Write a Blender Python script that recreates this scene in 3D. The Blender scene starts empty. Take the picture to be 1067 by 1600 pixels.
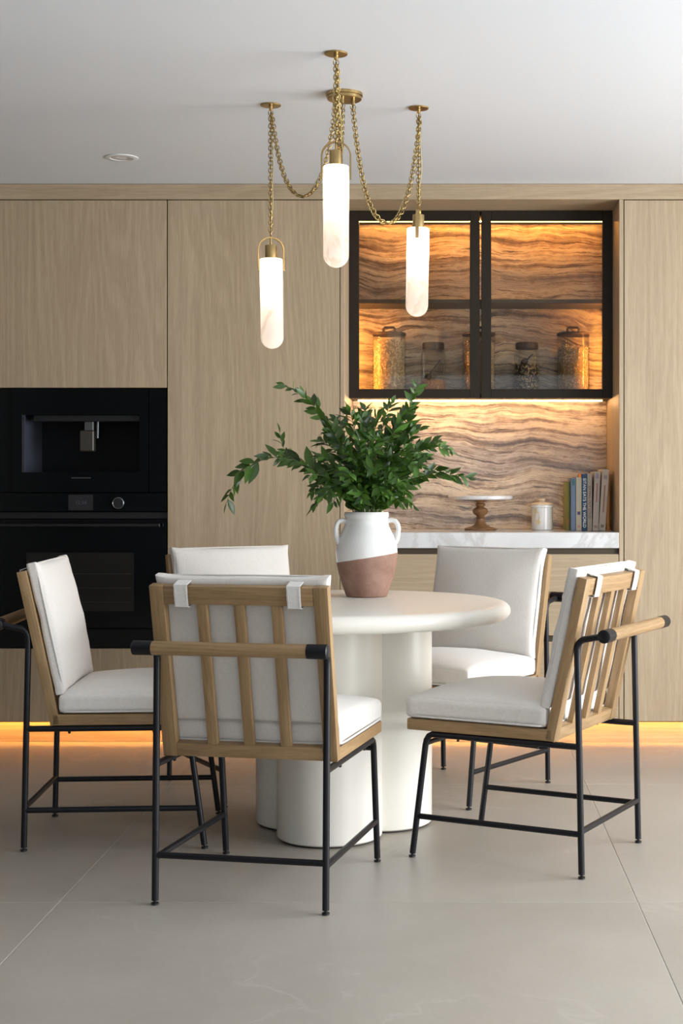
import bpy, bmesh, math, random
from mathutils import Vector, Matrix, noise as mnoise

scene = bpy.context.scene
PI = math.pi
# ------------------------------------------------------------------ camera
F_PX, CX, CY, EYE = 2288.0, 708.0, 757.0, 1.14      # focal length and principal point in a 1067x1600 frame
cam_d = bpy.data.cameras.new('camera'); cam = bpy.data.objects.new('camera', cam_d)
scene.collection.objects.link(cam)
cam_d.sensor_fit = 'HORIZONTAL'; cam_d.sensor_width = 36.0
cam_d.lens = F_PX / 1067 * 36.0
cam_d.shift_x = (533.5 - CX) / 1067; cam_d.shift_y = (CY - 800) / 1067
cam.location = (0, 0, EYE); cam.rotation_euler = (PI / 2, 0, 0)
cam_d.clip_start = .05
scene.camera = cam
# ------------------------------------------------------------------ world, daylight, exposure
w = bpy.data.worlds.new('sky'); scene.world = w; w.use_nodes = True
w.node_tree.nodes['Background'].inputs[0].default_value = (.80, .90, 1.0, 1)
w.node_tree.nodes['Background'].inputs[1].default_value = 1.0
def area(name, loc, rot, sx, sy, power, col):
    l = bpy.data.lights.new(name, 'AREA'); l.shape = 'RECTANGLE'; l.size = sx; l.size_y = sy
    l.energy = power; l.color = col
    o = bpy.data.objects.new(name, l); scene.collection.objects.link(o); o.location = loc; o.rotation_euler = rot
    return o
area('daylight_side_window', (3.58, 3.3, 1.15), (0, PI / 2, 0), 1.9, 3.8, 225, (.955, .975, 1.0))
area('rear_fill_light', (.9, -2.55, 1.3), (PI / 2, 0, 0), 3.2, 2.1, 22, (.97, .985, 1.0))  # fill light added behind the camera, in the unseen rear opening
vs = scene.view_settings
vs.view_transform = 'Standard'; vs.look = 'None'; vs.gamma = 1; vs.use_curve_mapping = False; vs.exposure = 0.36

# ------------------------------------------------------------------ helpers
C = scene.collection
random.seed(7)
def link(name, me, m, parent=None):
    o = bpy.data.objects.new(name, me); C.objects.link(o)
    if m is not None and not me.materials: me.materials.append(m)
    if parent is not None: o.parent = parent
    return o
def tomesh(bm, name, smooth=35):
    me = bpy.data.meshes.new(name); bmesh.ops.recalc_face_normals(bm, faces=bm.faces)
    bm.to_mesh(me); bm.free()
    if smooth:
        me.shade_smooth(); me.set_sharp_from_angle(angle=math.radians(smooth))
    return me
def obj(name, bm, m, parent=None, smooth=35): return link(name, tomesh(bm, name, smooth), m, parent)
def thing(name, label, cat, loc=(0, 0, 0), rz=0, group=None):
    o = bpy.data.objects.new(name, None); C.objects.link(o); o.location = loc; o.rotation_euler = (0, 0, rz)
    return tag(o, label, cat, group)
def tag(o, label, cat, group=None, kind=None):
    o['label'] = label; o['category'] = cat
    if group: o['group'] = group
    if kind: o['kind'] = kind
    return o
def struct(o, label=None, cat=None):
    o['kind'] = 'structure'
    if label: o['label'] = label
    if cat: o['category'] = cat
    return o
def dup(root, loc=None, rz=None):
    r = root.copy(); C.objects.link(r)
    if loc is not None: r.location = loc
    if rz is not None: r.rotation_euler = (0, 0, rz)
    for ch in list(root.children):
        c = ch.copy(); C.objects.link(c); c.parent = r
        for g in ch.children:
            d = g.copy(); C.objects.link(d); d.parent = c
    return r
def box(bm, x0, x1, y0, y1, z0, z1, bev=0, mat=None, seg=1):
    vs_ = [bm.verts.new((x, y, z)) for x in (x0, x1) for y in (y0, y1) for z in (z0, z1)]
    fs = [bm.faces.new([vs_[i] for i in q]) for q in ((0, 1, 3, 2), (4, 6, 7, 5), (0, 4, 5, 1), (2, 3, 7, 6), (0, 2, 6, 4), (1, 5, 7, 3))]
    vv = vs_
    if bev:
        es = list({e for f in fs for e in f.edges})
        r = bmesh.ops.bevel(bm, geom=es + vs_, offset=bev, segments=seg, affect='EDGES', profile=.6)
        vv = list({v for f in r['faces'] for v in f.verts} | {v for v in vs_ if v.is_valid})
    if mat is not None: bmesh.ops.transform(bm, matrix=mat, verts=vv)
    return vv
def B(name, m, parent, x0, x1, y0, y1, z0, z1, bev=.0015):
    bm = bmesh.new(); box(bm, x0, x1, y0, y1, z0, z1, bev); return obj(name, bm, m, parent, 30)
def tube(bm, pts, r, n=10, caps=True, closed=False):
    pts = [Vector(p) for p in pts]; rings = []; N = len(pts); up = None
    for i, p in enumerate(pts):
        if closed: t = (pts[(i + 1) % N] - pts[i - 1]).normalized()
        else: t = (pts[min(i + 1, N - 1)] - pts[max(i - 1, 0)]).normalized()
        if up is None:
            up = Vector((0, 0, 1)) if abs(t.z) < .9 else Vector((1, 0, 0))
        a = (up - t * up.dot(t)).normalized(); b = t.cross(a); up = a
        rr = r[i] if isinstance(r, (list, tuple)) else r
        rings.append([bm.verts.new(p + (a * math.cos(2 * PI * k / n) + b * math.sin(2 * PI * k / n)) * rr) for k in range(n)])
    rng = range(N) if closed else range(N - 1)
    for i in rng:
        j = (i + 1) % N
        for k in range(n):
            bm.faces.new((rings[i][k], rings[i][(k + 1) % n], rings[j][(k + 1) % n], rings[j][k]))
    if caps and not closed:
        bm.faces.new(rings[0][::-1]); bm.faces.new(rings[-1])
def lathe(bm, prof, n=32, cen=(0, 0, 0), capb=True, capt=True):
    cx, cy, cz = cen; rings = []
    for r, z in prof:
        rings.append([bm.verts.new((cx + r * math.cos(2 * PI * k / n), cy + r * math.sin(2 * PI * k / n), cz + z)) for k in range(n)])
    for a, b in zip(rings, rings[1:]):
        for k in range(n): bm.faces.new((a[k], a[(k + 1) % n], b[(k + 1) % n], b[k]))
    if capb: bm.faces.new(rings[0][::-1])
    if capt: bm.faces.new(rings[-1])
def arc(c, r, a0, a1, n, plane='yz', x=0):
    out = []
    for i in range(n + 1):
        a = a0 + (a1 - a0) * i / n
        out.append((x, c[0] + r * math.cos(a), c[1] + r * math.sin(a)) if plane == 'yz' else (c[0] + r * math.cos(a), x, c[1] + r * math.sin(a)))
    return out
def text_mesh(name, s, size, m, parent, loc, rot, align='LEFT', depth=.0004):
    cu = bpy.data.curves.new(name, 'FONT'); cu.body = s; cu.size = size; cu.extrude = depth; cu.align_x = align; cu.align_y = 'CENTER'
    t = bpy.data.objects.new(name, cu); C.objects.link(t)
    dg = bpy.context.evaluated_depsgraph_get(); me = bpy.data.meshes.new_from_object(t.evaluated_get(dg))
    bpy.data.objects.remove(t); bpy.data.curves.remove(cu)
    o = link(name, me, m, parent); o.location = loc; o.rotation_euler = rot
    return o

# ------------------------------------------------------------------ materials
def mat(name, base=(.8, .8, .8), rough=.5, metal=0, **kw):
    m = bpy.data.materials.new(name); m.use_nodes = True; b = m.node_tree.nodes['Principled BSDF']
    b.inputs['Base Color'].default_value = (*base, 1); b.inputs['Roughness'].default_value = rough; b.inputs['Metallic'].default_value = metal
    for k, v in kw.items(): b.inputs[k].default_value = v
    return m
class NT:
    def __init__(s, m): s.t = m.node_tree; s.b = s.t.nodes.get('Principled BSDF')
    def n(s, t, **kw):
        x = s.t.nodes.new(t)
        for k, v in kw.items():
            if k in x.inputs: x.inputs[k].default_value = v
            else: setattr(x, k, v)
        return x
    def l(s, a, b): s.t.links.new(a, b)
    def coords(s, kind='Object', scale=(1, 1, 1), rnd=0):
        tc = s.n('ShaderNodeTexCoord'); out = tc.outputs[kind] if kind != 'World' else s.n('ShaderNodeNewGeometry').outputs['Position']
        if rnd:
            oi = s.n('ShaderNodeObjectInfo'); v = s.n('ShaderNodeVectorMath', operation='MULTIPLY_ADD')
            cb = s.n('ShaderNodeCombineXYZ'); s.l(oi.outputs['Random'], cb.inputs[0]); s.l(oi.outputs['Random'], cb.inputs[1]); s.l(oi.outputs['Random'], cb.inputs[2])
            s.l(cb.outputs[0], v.inputs[0]); v.inputs[1].default_value = (rnd, rnd * .7, rnd * 1.3); s.l(out, v.inputs[2]); out = v.outputs[0]
        mp = s.n('ShaderNodeMapping'); mp.inputs['Scale'].default_value = scale; s.l(out, mp.inputs[0]); return mp.outputs[0]
    def noise(s, vec, scale, detail=4, rough=.55, dist=0):
        x = s.n('ShaderNodeTexNoise', Scale=scale, Detail=detail, Roughness=rough, Distortion=dist); s.l(vec, x.inputs['Vector']); return x.outputs['Fac']
    def ramp(s, fac, stops, interp='LINEAR'):
        r = s.n('ShaderNodeValToRGB'); cr = r.color_ramp; cr.interpolation = interp
        while len(cr.elements) < len(stops): cr.elements.new(.5)
        for e, (p, c) in zip(cr.elements, stops):
            e.position = p; e.color = (*c, 1) if len(c) == 3 else c
        s.l(fac, r.inputs[0]); return r.outputs[0]
    def mix(s, fac, a, b, mode='MIX'):
        x = s.n('ShaderNodeMix', data_type='RGBA', blend_type=mode)
        for v, i in ((fac, 0), (a, 6), (b, 7)):
            if hasattr(v, 'links'): s.l(v, x.inputs[i])
            else: x.inputs[i].default_value = (*v, 1) if isinstance(v, tuple) and len(v) == 3 else v
        return x.outputs[2]
    def bump(s, h, strength=.3, dist=.002):
        b = s.n('ShaderNodeBump', Strength=strength, Distance=dist); s.l(h, b.inputs['Height']); s.l(b.outputs[0], s.b.inputs['Normal'])
    def base(s, c): s.l(c, s.b.inputs['Base Color'])
def G(v): return (v, v, v)

def oak(name, axis='z', light=(.475, .370, .245), dark=(.335, .248, .155), k=1.0, rough=.5):
    m = mat(name, light, rough); t = NT(m)
    def sc(cross, along):
        cross *= k; along *= k
        return {'z': (cross, cross, along), 'x': (along, cross, cross), 'y': (cross, along, cross)}[axis]
    warp = t.noise(t.coords('Object', sc(1, .085), 9), 2.6, 2, .45)
    streak = t.noise(t.coords('Object', sc(1, .016), 9), 120, 6, .72)
    tone = t.noise(t.coords('Object', sc(1, .05), 9), 9, 3, .5)
    pores = t.noise(t.coords('Object', sc(1, .035), 9), 360, 3, .6)
    mb = t.n('ShaderNodeMath', operation='MULTIPLY'); t.l(warp, mb.inputs[0]); mb.inputs[1].default_value = 210.0
    si = t.n('ShaderNodeMath', operation='SINE'); t.l(mb.outputs[0], si.inputs[0])
    rings = t.ramp(si.outputs[0], [(0, G(.40)), (.35, G(.52)), (1, G(.57))])
    f = t.mix(.52, rings, streak); f = t.mix(.18, f, tone); f = t.mix(.30, f, pores)
    col = t.ramp(f, [(.38, dark), (.50, tuple((a * .45 + b * .55) for a, b in zip(dark, light))), (.60, light)])
    t.base(col); t.bump(pores, .08, .001)
    return m
M = {}
M['oak'] = oak('cabinet_oak_veneer')
M['oakx'] = oak('cabinet_oak_veneer_across', 'x')
M['wx'] = oak('chair_acacia_x', 'x', (.41, .268, .135), (.215, .13, .057), 1.6, .42)
M['wy'] = oak('chair_acacia_y', 'y', (.41, .268, .135), (.215, .13, .057), 1.6, .42)
M['wz'] = oak('chair_acacia_z', 'z', (.41, .268, .135), (.215, .13, .057), 1.6, .42)
M['walnut'] = oak('turned_walnut', 'z', (.30, .155, .065), (.14, .065, .028), 2.5, .35)
M['lidwood'] = oak('dark_lid_wood', 'x', (.055, .028, .014), (.025, .012, .007), 2.5, .45)
M['metal'] = mat('black_powder_coat', (.005, .0055, .0085), .38, 0, **{'Specular IOR Level': .35})
M['black'] = mat('black_plastic', (.006, .006, .007), .5)
M['steel'] = mat('steel', (.55, .56, .58), .28, 1)
M['bronze'] = mat('dark_bronze_aluminium', (.022, .0155, .0095), .5, .2, **{'Specular IOR Level': .25})
M['channel'] = mat('bronze_channel', (.075, .058, .038), .45, .4)
M['brass'] = mat('aged_brass', (.62, .43, .17), .3, 1)
t = NT(M['brass']); t.base(t.ramp(t.noise(t.coords('Object', (1, 1, .2)), 60, 3), [(.3, (.40, .285, .12)), (.7, (.56, .41, .19))]))
M['brassdark'] = mat('chain_brass', (.40, .285, .115), .30, 1)
M['cord'] = mat('gold_cord', (.62, .52, .24), .45, .35)
M['paint'] = mat('white_ceiling_paint', (.76, .79, .83), .6)
M['wallpaint'] = mat('wall_paint', (.17, .165, .16), .7)  # unseen walls coloured dark to cut bounced light and reflections
M['table'] = mat('cream_lacquer', (.83, .80, .725), .32)
M['plinth'] = mat('dark_plinth', (.03, .025, .02), .7)
M['gap'] = mat('carcass_dark', (.03, .023, .016), .8)
def fabric(name, col):
    m = mat(name, col, .9); t = NT(m)
    m.node_tree.nodes['Principled BSDF'].inputs['Sheen Weight'].default_value = .25
    a = t.noise(t.coords('Object', (1, .12, .12)), 700, 2); b = t.noise(t.coords('Object', (.12, 1, 1)), 700, 2)
    f = t.mix(.5, a, b); t.base(t.ramp(f, [(.3, tuple(c * .88 for c in col)), (.7, tuple(min(1, c * 1.06) for c in col))]))
    t.bump(f, .25, .0008); return m
M['linen'] = fabric('off_white_linen', (.735, .70, .655))
M['piping'] = fabric('linen_piping', (.68, .655, .615))
M['strap'] = fabric('canvas_strap', (.78, .765, .73))
# floor tile
m = M['tile'] = mat('large_stone_porcelain', (.40, .365, .32), .42); t = NT(m)
c = t.coords('World', (1, 1, 1), 13)
cl = t.noise(c, 1.3, 6, .6, .4); fine = t.noise(c, 60, 5, .7); vv = t.noise(c, .9, 5, .55, 1.2)
vein = t.ramp(vv, [(.485, G(0)), (.497, G(.8)), (.5, G(1)), (.503, G(.7)), (.515, G(0))])
base = t.ramp(cl, [(.3, (.360, .328, .282)), (.7, (.430, .398, .350))])
base = t.mix(.10, base, t.ramp(fine, [(.3, G(.2)), (.7, G(.7))]), 'OVERLAY')
vm = t.n('ShaderNodeMath', operation='MULTIPLY'); t.l(vein, vm.inputs[0]); t.l(t.ramp(t.noise(c, 2.1, 2), [(.45, G(0)), (.65, G(.42))]), vm.inputs[1])
t.base(t.mix(vm.outputs[0], base, (.52, .49, .455))); t.l(t.ramp(fine, [(.2, G(.36)), (.8, G(.50))]), t.b.inputs['Roughness'])
M['grout'] = mat('pale_grout', (.54, .50, .45), .85)
# onyx
m = M['onyx'] = mat('banded_onyx', (.5, .38, .27), .22); t = NT(m)
p = t.n('ShaderNodeNewGeometry').outputs['Position']
mp = t.n('ShaderNodeMapping'); mp.inputs['Scale'].default_value = (1, 1, 1); t.l(p, mp.inputs[0])
w1 = t.noise(mp.outputs[0], 1.7, 2, .5); w2 = t.noise(mp.outputs[0], 4.2, 6, .6)
sx = t.n('ShaderNodeSeparateXYZ'); t.l(p, sx.inputs[0])
def math_(op, a, b):
    x = t.n('ShaderNodeMath', operation=op)
    for v, i in ((a, 0), (b, 1)):
        if hasattr(v, 'links'): t.l(v, x.inputs[i])
        else: x.inputs[i].default_value = v
    return x.outputs[0]
zz = math_('ADD', sx.outputs[2], math_('MULTIPLY', w1, .26)); zz = math_('ADD', zz, math_('MULTIPLY', w2, .06))
zz = math_('ADD', zz, math_('MULTIPLY', sx.outputs[0], .02))
cb = t.n('ShaderNodeCombineXYZ'); t.l(math_('MULTIPLY', sx.outputs[0], .9), cb.inputs[0]); t.l(math_('MULTIPLY', zz, 25.0), cb.inputs[2])
bands = t.noise(cb.outputs[0], 1.0, 10, .74)
cb2 = t.n('ShaderNodeCombineXYZ'); t.l(math_('MULTIPLY', sx.outputs[0], .6), cb2.inputs[0]); t.l(math_('MULTIPLY', zz, 6.0), cb2.inputs[2])
broad = t.noise(cb2.outputs[0], 1.0, 3, .5)
cb3 = t.n('ShaderNodeCombineXYZ'); t.l(math_('MULTIPLY', sx.outputs[0], 3.0), cb3.inputs[0]); t.l(math_('MULTIPLY', zz, 55.0), cb3.inputs[2])
lines = t.noise(cb3.outputs[0], 1.0, 6, .65)
mott = t.noise(mp.outputs[0], 26, 8, .7)
bands = math_('ADD', bands, math_('MULTIPLY', math_('SUBTRACT', mott, .5), .18))
col = t.ramp(bands, [(.36, (.11, .072, .05)), (.42, (.25, .165, .11)), (.465, (.43, .31, .205)), (.50, (.62, .49, .345)), (.54, (.80, .68, .51)), (.575, (.60, .475, .34)), (.62, (.33, .235, .165)), (.66, (.20, .14, .10))])
grey = t.ramp(bands, [(.36, (.08, .062, .052)), (.43, (.20, .155, .125)), (.49, (.36, .29, .24)), (.54, (.50, .42, .345)), (.59, (.28, .22, .18)), (.65, (.12, .09, .075))])
col = t.mix(t.ramp(broad, [(.42, G(0)), (.54, G(.9))]), col, grey)
col = t.mix(t.ramp(lines, [(.375, G(.9)), (.42, G(0))]), col, (.085, .055, .04))
col = t.mix(t.ramp(lines, [(.565, G(0)), (.62, G(.5))]), col, (.80, .68, .50))
t.base(col)
# marble
m = M['marble'] = mat('white_marble', (.78, .775, .765), .16); t = NT(m)
c = t.coords('World'); vv = t.noise(c, 3.2, 7, .6, 1.5)
col = t.mix(t.ramp(vv, [(.44, G(0)), (.495, G(.75)), (.505, G(.75)), (.56, G(0))]), t.ramp(t.noise(c, 5, 4), [(.3, (.60, .60, .60)), (.7, (.69, .69, .685))]), (.50, .49, .485))
t.base(col)
# glossy dark glass, thin clear glass, ceramics
M['oven'] = mat('black_glass', (.003, .0036, .0042), .06, 0, **{'Specular IOR Level': .33})
M['oven2'] = mat('oven_window_glass', (.016, .015, .014), .09)
M['screen'] = mat('dim_screen', (.028, .028, .030), .15)
M['print'] = mat('faint_grey_print', (.07, .07, .075), .4)
def thin_glass(name, tint, ior=1.45, rough=.02, k=1.0):
    m = bpy.data.materials.new(name); m.use_nodes = True; nt = m.node_tree; nt.nodes.clear()
    o = nt.nodes.new('ShaderNodeOutputMaterial'); mx = nt.nodes.new('ShaderNodeMixShader'); tr = nt.nodes.new('ShaderNodeBsdfTransparent'); gl = nt.nodes.new('ShaderNodeBsdfGlossy')
    fr = nt.nodes.new('ShaderNodeFresnel'); fr.inputs[0].default_value = ior
    tr.inputs[0].default_value = (*tint, 1); gl.inputs['Roughness'].default_value = rough
    mu = nt.nodes.new('ShaderNodeMath'); mu.operation = 'MULTIPLY'; mu.inputs[1].default_value = k; nt.links.new(fr.outputs[0], mu.inputs[0]); nt.links.new(mu.outputs[0], mx.inputs[0]); nt.links.new(tr.outputs[0], mx.inputs[1]); nt.links.new(gl.outputs[0], mx.inputs[2]); nt.links.new(mx.outputs[0], o.inputs[0])
    return m
M['doorglass'] = thin_glass('smoked_door_glass', (.90, .87, .82), 1.28)
M['jarglass'] = thin_glass('jar_glass', (.97, .97, .95), 1.4, .02, .4)
M['whiteglaze'] = mat('white_glaze', (.78, .775, .755), .22)
m = M['vase'] = mat('half_dipped_stoneware', (.78, .77, .75), .3); t = NT(m)
sx = t.n('ShaderNodeSeparateXYZ'); tc = t.n('ShaderNodeTexCoord'); t.l(tc.outputs['Object'], sx.inputs[0])
wob = t.noise(tc.outputs['Object'], 5, 2)
e = t.n('ShaderNodeMath', operation='MULTIPLY_ADD'); t.l(sx.outputs[0], e.inputs[0]); e.inputs[1].default_value = -.165; t.l(sx.outputs[2], e.inputs[2])
e2 = t.n('ShaderNodeMath', operation='MULTIPLY_ADD'); t.l(wob, e2.inputs[0]); e2.inputs[1].default_value = .012; t.l(e.outputs[0], e2.inputs[2])
st = t.n('ShaderNodeMath', operation='GREATER_THAN'); t.l(e2.outputs[0], st.inputs[0]); st.inputs[1].default_value = .142
clay = t.ramp(t.noise(tc.outputs['Object'], 14, 6, .65), [(.3, (.22, .115, .08)), (.5, (.305, .172, .125)), (.72, (.38, .232, .178))])
t.base(t.mix(st.outputs[0], clay, (.79, .785, .765)))
rr = t.n('ShaderNodeMapRange'); t.l(st.outputs[0], rr.inputs[0]); rr.inputs[3].default_value = .75; rr.inputs[4].default_value = .18; t.l(rr.outputs[0], t.b.inputs['Roughness'])
def leafmat(name, lo, hi):
    m = mat(name, hi, .34); t = NT(m); oi = t.n('ShaderNodeObjectInfo'); ge = t.n('ShaderNodeNewGeometry'); ad = t.n('ShaderNodeMath', operation='ADD'); t.l(oi.outputs['Random'], ad.inputs[0]); t.l(ge.outputs['Random Per Island'], ad.inputs[1]); fr = t.n('ShaderNodeMath', operation='FRACT'); t.l(ad.outputs[0], fr.inputs[0]); t.base(t.ramp(fr.outputs[0], [(0, lo), (.6, hi), (1, tuple(c * 1.9 for c in hi))]))
    t.b.inputs['Subsurface Weight'].default_value = 0
    tr = t.n('ShaderNodeBsdfTranslucent'); tr.inputs[0].default_value = (hi[0] * 1.6, hi[1] * 1.5, hi[2] * .8, 1)
    mx = t.n('ShaderNodeMixShader'); mx.inputs[0].default_value = .22; o = t.t.nodes['Material Output']
    t.l(t.b.outputs[0], mx.inputs[1]); t.l(tr.outputs[0], mx.inputs[2]); t.l(mx.outputs[0], o.inputs[0]); return m
M['leaf'] = leafmat('ruscus_leaf', (.012, .036, .006), (.052, .118, .019))
M['stem'] = mat('green_stem', (.09, .16, .04), .5)
def emis(name, col, s):
    m = mat(name, (.8, .7, .5), .5); b = m.node_tree.nodes['Principled BSDF']
    b.inputs['Emission Color'].default_value = (*col, 1); b.inputs['Emission Strength'].default_value = s; return m
AMBER = (1.0, .43, .085)
M['led'] = emis('amber_led_strip', AMBER, 75)
M['ledw'] = emis('warm_led_strip', (1.0, .56, .22), 62)
M['ledv'] = emis('amber_side_strip', AMBER, 200)
M['toe'] = emis('toe_led_strip', AMBER, 58)
# alabaster shade: translucent stone lit by the bulb inside
m = M['alabaster'] = bpy.data.materials.new('alabaster'); m.use_nodes = True; t = NT(m); o = t.t.nodes['Material Output']
t.b.inputs['Roughness'].default_value = .45
c = t.coords('Object', (1, 1, .45), 5); vv = t.noise(c, 14, 4, .55, .6)
col = t.mix(t.ramp(vv, [(.45, G(0)), (.5, G(.45)), (.55, G(0))]), t.ramp(t.noise(c, 9, 3), [(.3, (.86, .80, .74)), (.7, (.95, .91, .87))]), (.62, .46, .34))
t.base(col); tr = t.n('ShaderNodeBsdfTranslucent'); t.l(col, tr.inputs[0]); mx = t.n('ShaderNodeMixShader'); mx.inputs[0].default_value = .72
t.l(t.b.outputs[0], mx.inputs[1]); t.l(tr.outputs[0], mx.inputs[2]); t.l(mx.outputs[0], o.inputs[0])
t.b.inputs['Emission Color'].default_value = (1, .85, .75, 1); t.b.inputs['Emission Strength'].default_value = .24
# jar fillings
def grain(name, a, b, scale=240):
    m = mat(name, a, .7); t = NT(m); t.base(t.ramp(t.noise(t.coords('Object'), scale, 2), [(.35, b), (.6, a)])); return m
M['pasta'] = grain('pale_pasta', (.80, .66, .46), (.50, .37, .22))
M['oats'] = grain('rolled_oats', (.68, .55, .39), (.30, .22, .14))
M['seeds'] = grain('mixed_seeds', (.50, .42, .28), (.03, .022, .018), 90)
for n_, c_ in (('pasta', (.42, .31, .19)), ('oats', (.34, .26, .17)), ('seeds', (.035, .025, .02)), ('honey', (.45, .19, .03))): M[n_ + '_core'] = mat(n_ + '_core', c_, .8)
M['honey'] = mat('amber_sugar', (.55, .24, .04), .4)

# ------------------------------------------------------------------ room shell
D = 6.40                                             # cabinet front plane
K = F_PX / D
def PX(x): return (x - CX) / K                       # photo column -> X on the cabinet front plane
def PZ(y): return EYE + (CY - y) / K
CEIL = 2.455
XL, XR, YB, YF = -4.1, 3.5, 7.06, -2.5
fl = struct(B('floor', M['grout'], None, XL, XR, YF, YB, -.06, -.0015, 0), 'large-format greige stone floor with pale grout joints', 'floor')
TW, G2 = 1.578, .0016
X0, Y0 = -1.0747, 3.994
tm = {}
for i in range(-3, 5):
    for j in range(-5, 3):
        a0, a1 = max(XL, X0 + i * TW + G2), min(XR, X0 + (i + 1) * TW - G2)
        b0, b1 = max(YF, Y0 + j * TW + G2), min(YB, Y0 + (j + 1) * TW - G2)
        if a1 - a0 < .02 or b1 - b0 < .02: continue
        key = (round(a1 - a0, 4), round(b1 - b0, 4))
        if key not in tm:
            bm = bmesh.new(); box(bm, -key[0] / 2, key[0] / 2, -key[1] / 2, key[1] / 2, -.01, 0, .0008); tm[key] = tomesh(bm, 'floor_tile', 30); tm[key].materials.append(M['tile'])
        o = bpy.data.objects.new('floor_tile', tm[key]); C.objects.link(o); o.parent = fl; o.location = ((a0 + a1) / 2, (b0 + b1) / 2, 0)
struct(B('ceiling', M['paint'], None, XL, XR, YF, YB, CEIL, CEIL + .08, 0), 'smooth white painted ceiling', 'ceiling')
struct(B('wall_back', M['wallpaint'], None, XL, XR, YB, YB + .1, 0, CEIL, 0), 'plain wall hidden behind the oak cabinets', 'wall')
struct(B('wall_left', M['wallpaint'], None, XL - .1, XL, YF, YB, 0, CEIL, 0), 'plain dark wall left of the kitchen', 'wall')
def windowed(name, axis, pos, thick, lo, hi, w0, w1, z0, z1, label):
    bm = bmesh.new()
    for a0, a1, c0, c1 in ((lo, w0, 0, CEIL), (w1, hi, 0, CEIL), (w0, w1, 0, z0), (w0, w1, z1, CEIL)):
        if axis == 'x': box(bm, pos, pos + thick, a0, a1, c0, c1)
        else: box(bm, a0, a1, pos, pos + thick, c0, c1)
    return struct(obj(name, bm, M['wallpaint'], None, 0), label, 'wall')
windowed('wall_right', 'x', XR, .1, YF, YB, 1.35, 5.25, .15, 2.15, 'dark wall with the tall side window')
windowed('wall_front', 'y', YF - .1, .1, XL, XR, -.8, 2.6, .2, 2.35, 'dark wall with a window behind the viewer')
def winframe(name, axis, pos, lo, hi, z0, z1, nm):
    r = bpy.data.objects.new(name, None); C.objects.link(r); struct(r, 'slim dark window frame, ' + ('side wall' if axis == 'x' else 'rear wall'), 'window')
    for q in range(nm + 1):
        a = lo + (hi - lo) * q / nm; a0, a1 = a - .025, a + .025
        if axis == 'x': B('mullion', M['metal'], r, pos, pos + .05, a0, a1, z0, z1)
        else: B('mullion', M['metal'], r, a0, a1, pos, pos + .05, z0, z1)
    for z in (z0, z1):
        if axis == 'x': B('rail', M['metal'], r, pos + .005, pos + .045, lo, hi, z - .025, z + .025)
        else: B('rail', M['metal'], r, lo, hi, pos + .005, pos + .045, z - .025, z + .025)
winframe('window_1', 'x', XR + .02, 1.35, 5.25, .15, 2.15, 3)
winframe('window_2', 'y', YF - .08, -.8, 2.6, .2, 2.35, 3)

# ------------------------------------------------------------------ cabinetry
ZB, ZT, ZC = PZ(1128), PZ(312), CEIL                # cabinet bottom, top seam, ceiling
xa0, xa1, xc1 = PX(-9), PX(261), PX(531)            # appliance column, tall cupboard
n0, n1, xr0 = PX(538.3), PX(967.2), PX(974.5)       # niche, tall right cupboard
GP = .0022
tag(B('top_filler_panel', M['oakx'], None, XL, XR, D + .002, D + .30, ZT + .002, ZC - .001), 'narrow oak filler strip between cupboard tops and ceiling', 'panel')
tk = struct(B('baseboard_back', M['oakx'], None, XL, XR, D + .087, D + .105, 0, ZB + .0055), 'recessed oak plinth glowing amber under the cupboards', 'plinth')
def cupboard(name, label, x0, x1, doors, carc=True):
    r = thing(name, label, 'cupboard', (0, 0, 0))
    if carc:
        B('body', M['gap'], r, x0 + .0005, x1 - .0005, D + .024, YB - .01, ZB + .018, ZT + .0015)
        B('bottom_panel', M['oakx'], r, x0 + .0005, x1 - .0005, D + .0235, D + .2, ZB + .006, ZB + .018)
    for z0, z1 in doors: B('door', M['oak'], r, x0 + GP, x1 - GP, D, D + .022, z0 + GP, z1 - GP)
    return r
cupboard('tall_cupboard', 'tall flat oak cupboard standing between the ovens and lit niche', xa1, xc1, [(ZB, ZT)])
cupboard('tall_cupboard', 'tall flat oak cupboard at the frame edge beside the cookbooks', xr0, xr0 + .76, [(ZB, ZT)])
cupboard('tall_cupboard', 'tall oak cupboard further past the cookbook side', xr0 + .76, XR - .005, [(ZB, ZT)])
cupboard('tall_cupboard', 'tall oak cupboard on the far side of the ovens', xa0 - .76, xa0, [(ZB, ZT)])
cupboard('tall_cupboard', 'tall oak cupboard out at the wall past the ovens', XL + .01, xa0 - .76, [(ZB, ZT)])
ZO0, ZO1, ZM = PZ(1013), PZ(606.5), PZ(770)
r = thing('appliance_cupboard', 'oak housing cupboard around the black coffee machine and oven', 'cupboard')
B('upper_door', M['oak'], r, xa0 + GP, xa1 - GP, D, D + .022, ZO1 + .002, ZT - GP)
B('lower_drawer', M['oak'], r, xa0 + GP, xa1 - GP, D, D + .022, ZB + GP, ZO0 - .002)
B('upper_body', M['gap'], r, xa0 + .0005, xa1 - .0005, D + .024, YB - .01, ZO1, ZT + .0015)
B('lower_body', M['gap'], r, xa0 + .0005, xa1 - .0005, D + .024, YB - .01, ZB + .018, ZO0)
B('back_panel', M['gap'], r, xa0 + .0005, xa1 - .0005, D + .56, YB - .01, ZO0, ZO1)
B('bottom_panel', M['oakx'], r, xa0 + .0005, xa1 - .0005, D + .0235, D + .2, ZB + .006, ZB + .018)
for s0, s1 in ((xa0 + .0005, xa0 + .003), (xa1 - .003, xa1 - .0005)): B('side_panel', M['gap'], r, s0, s1, D + .024, D + .56, ZO0, ZO1)
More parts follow.
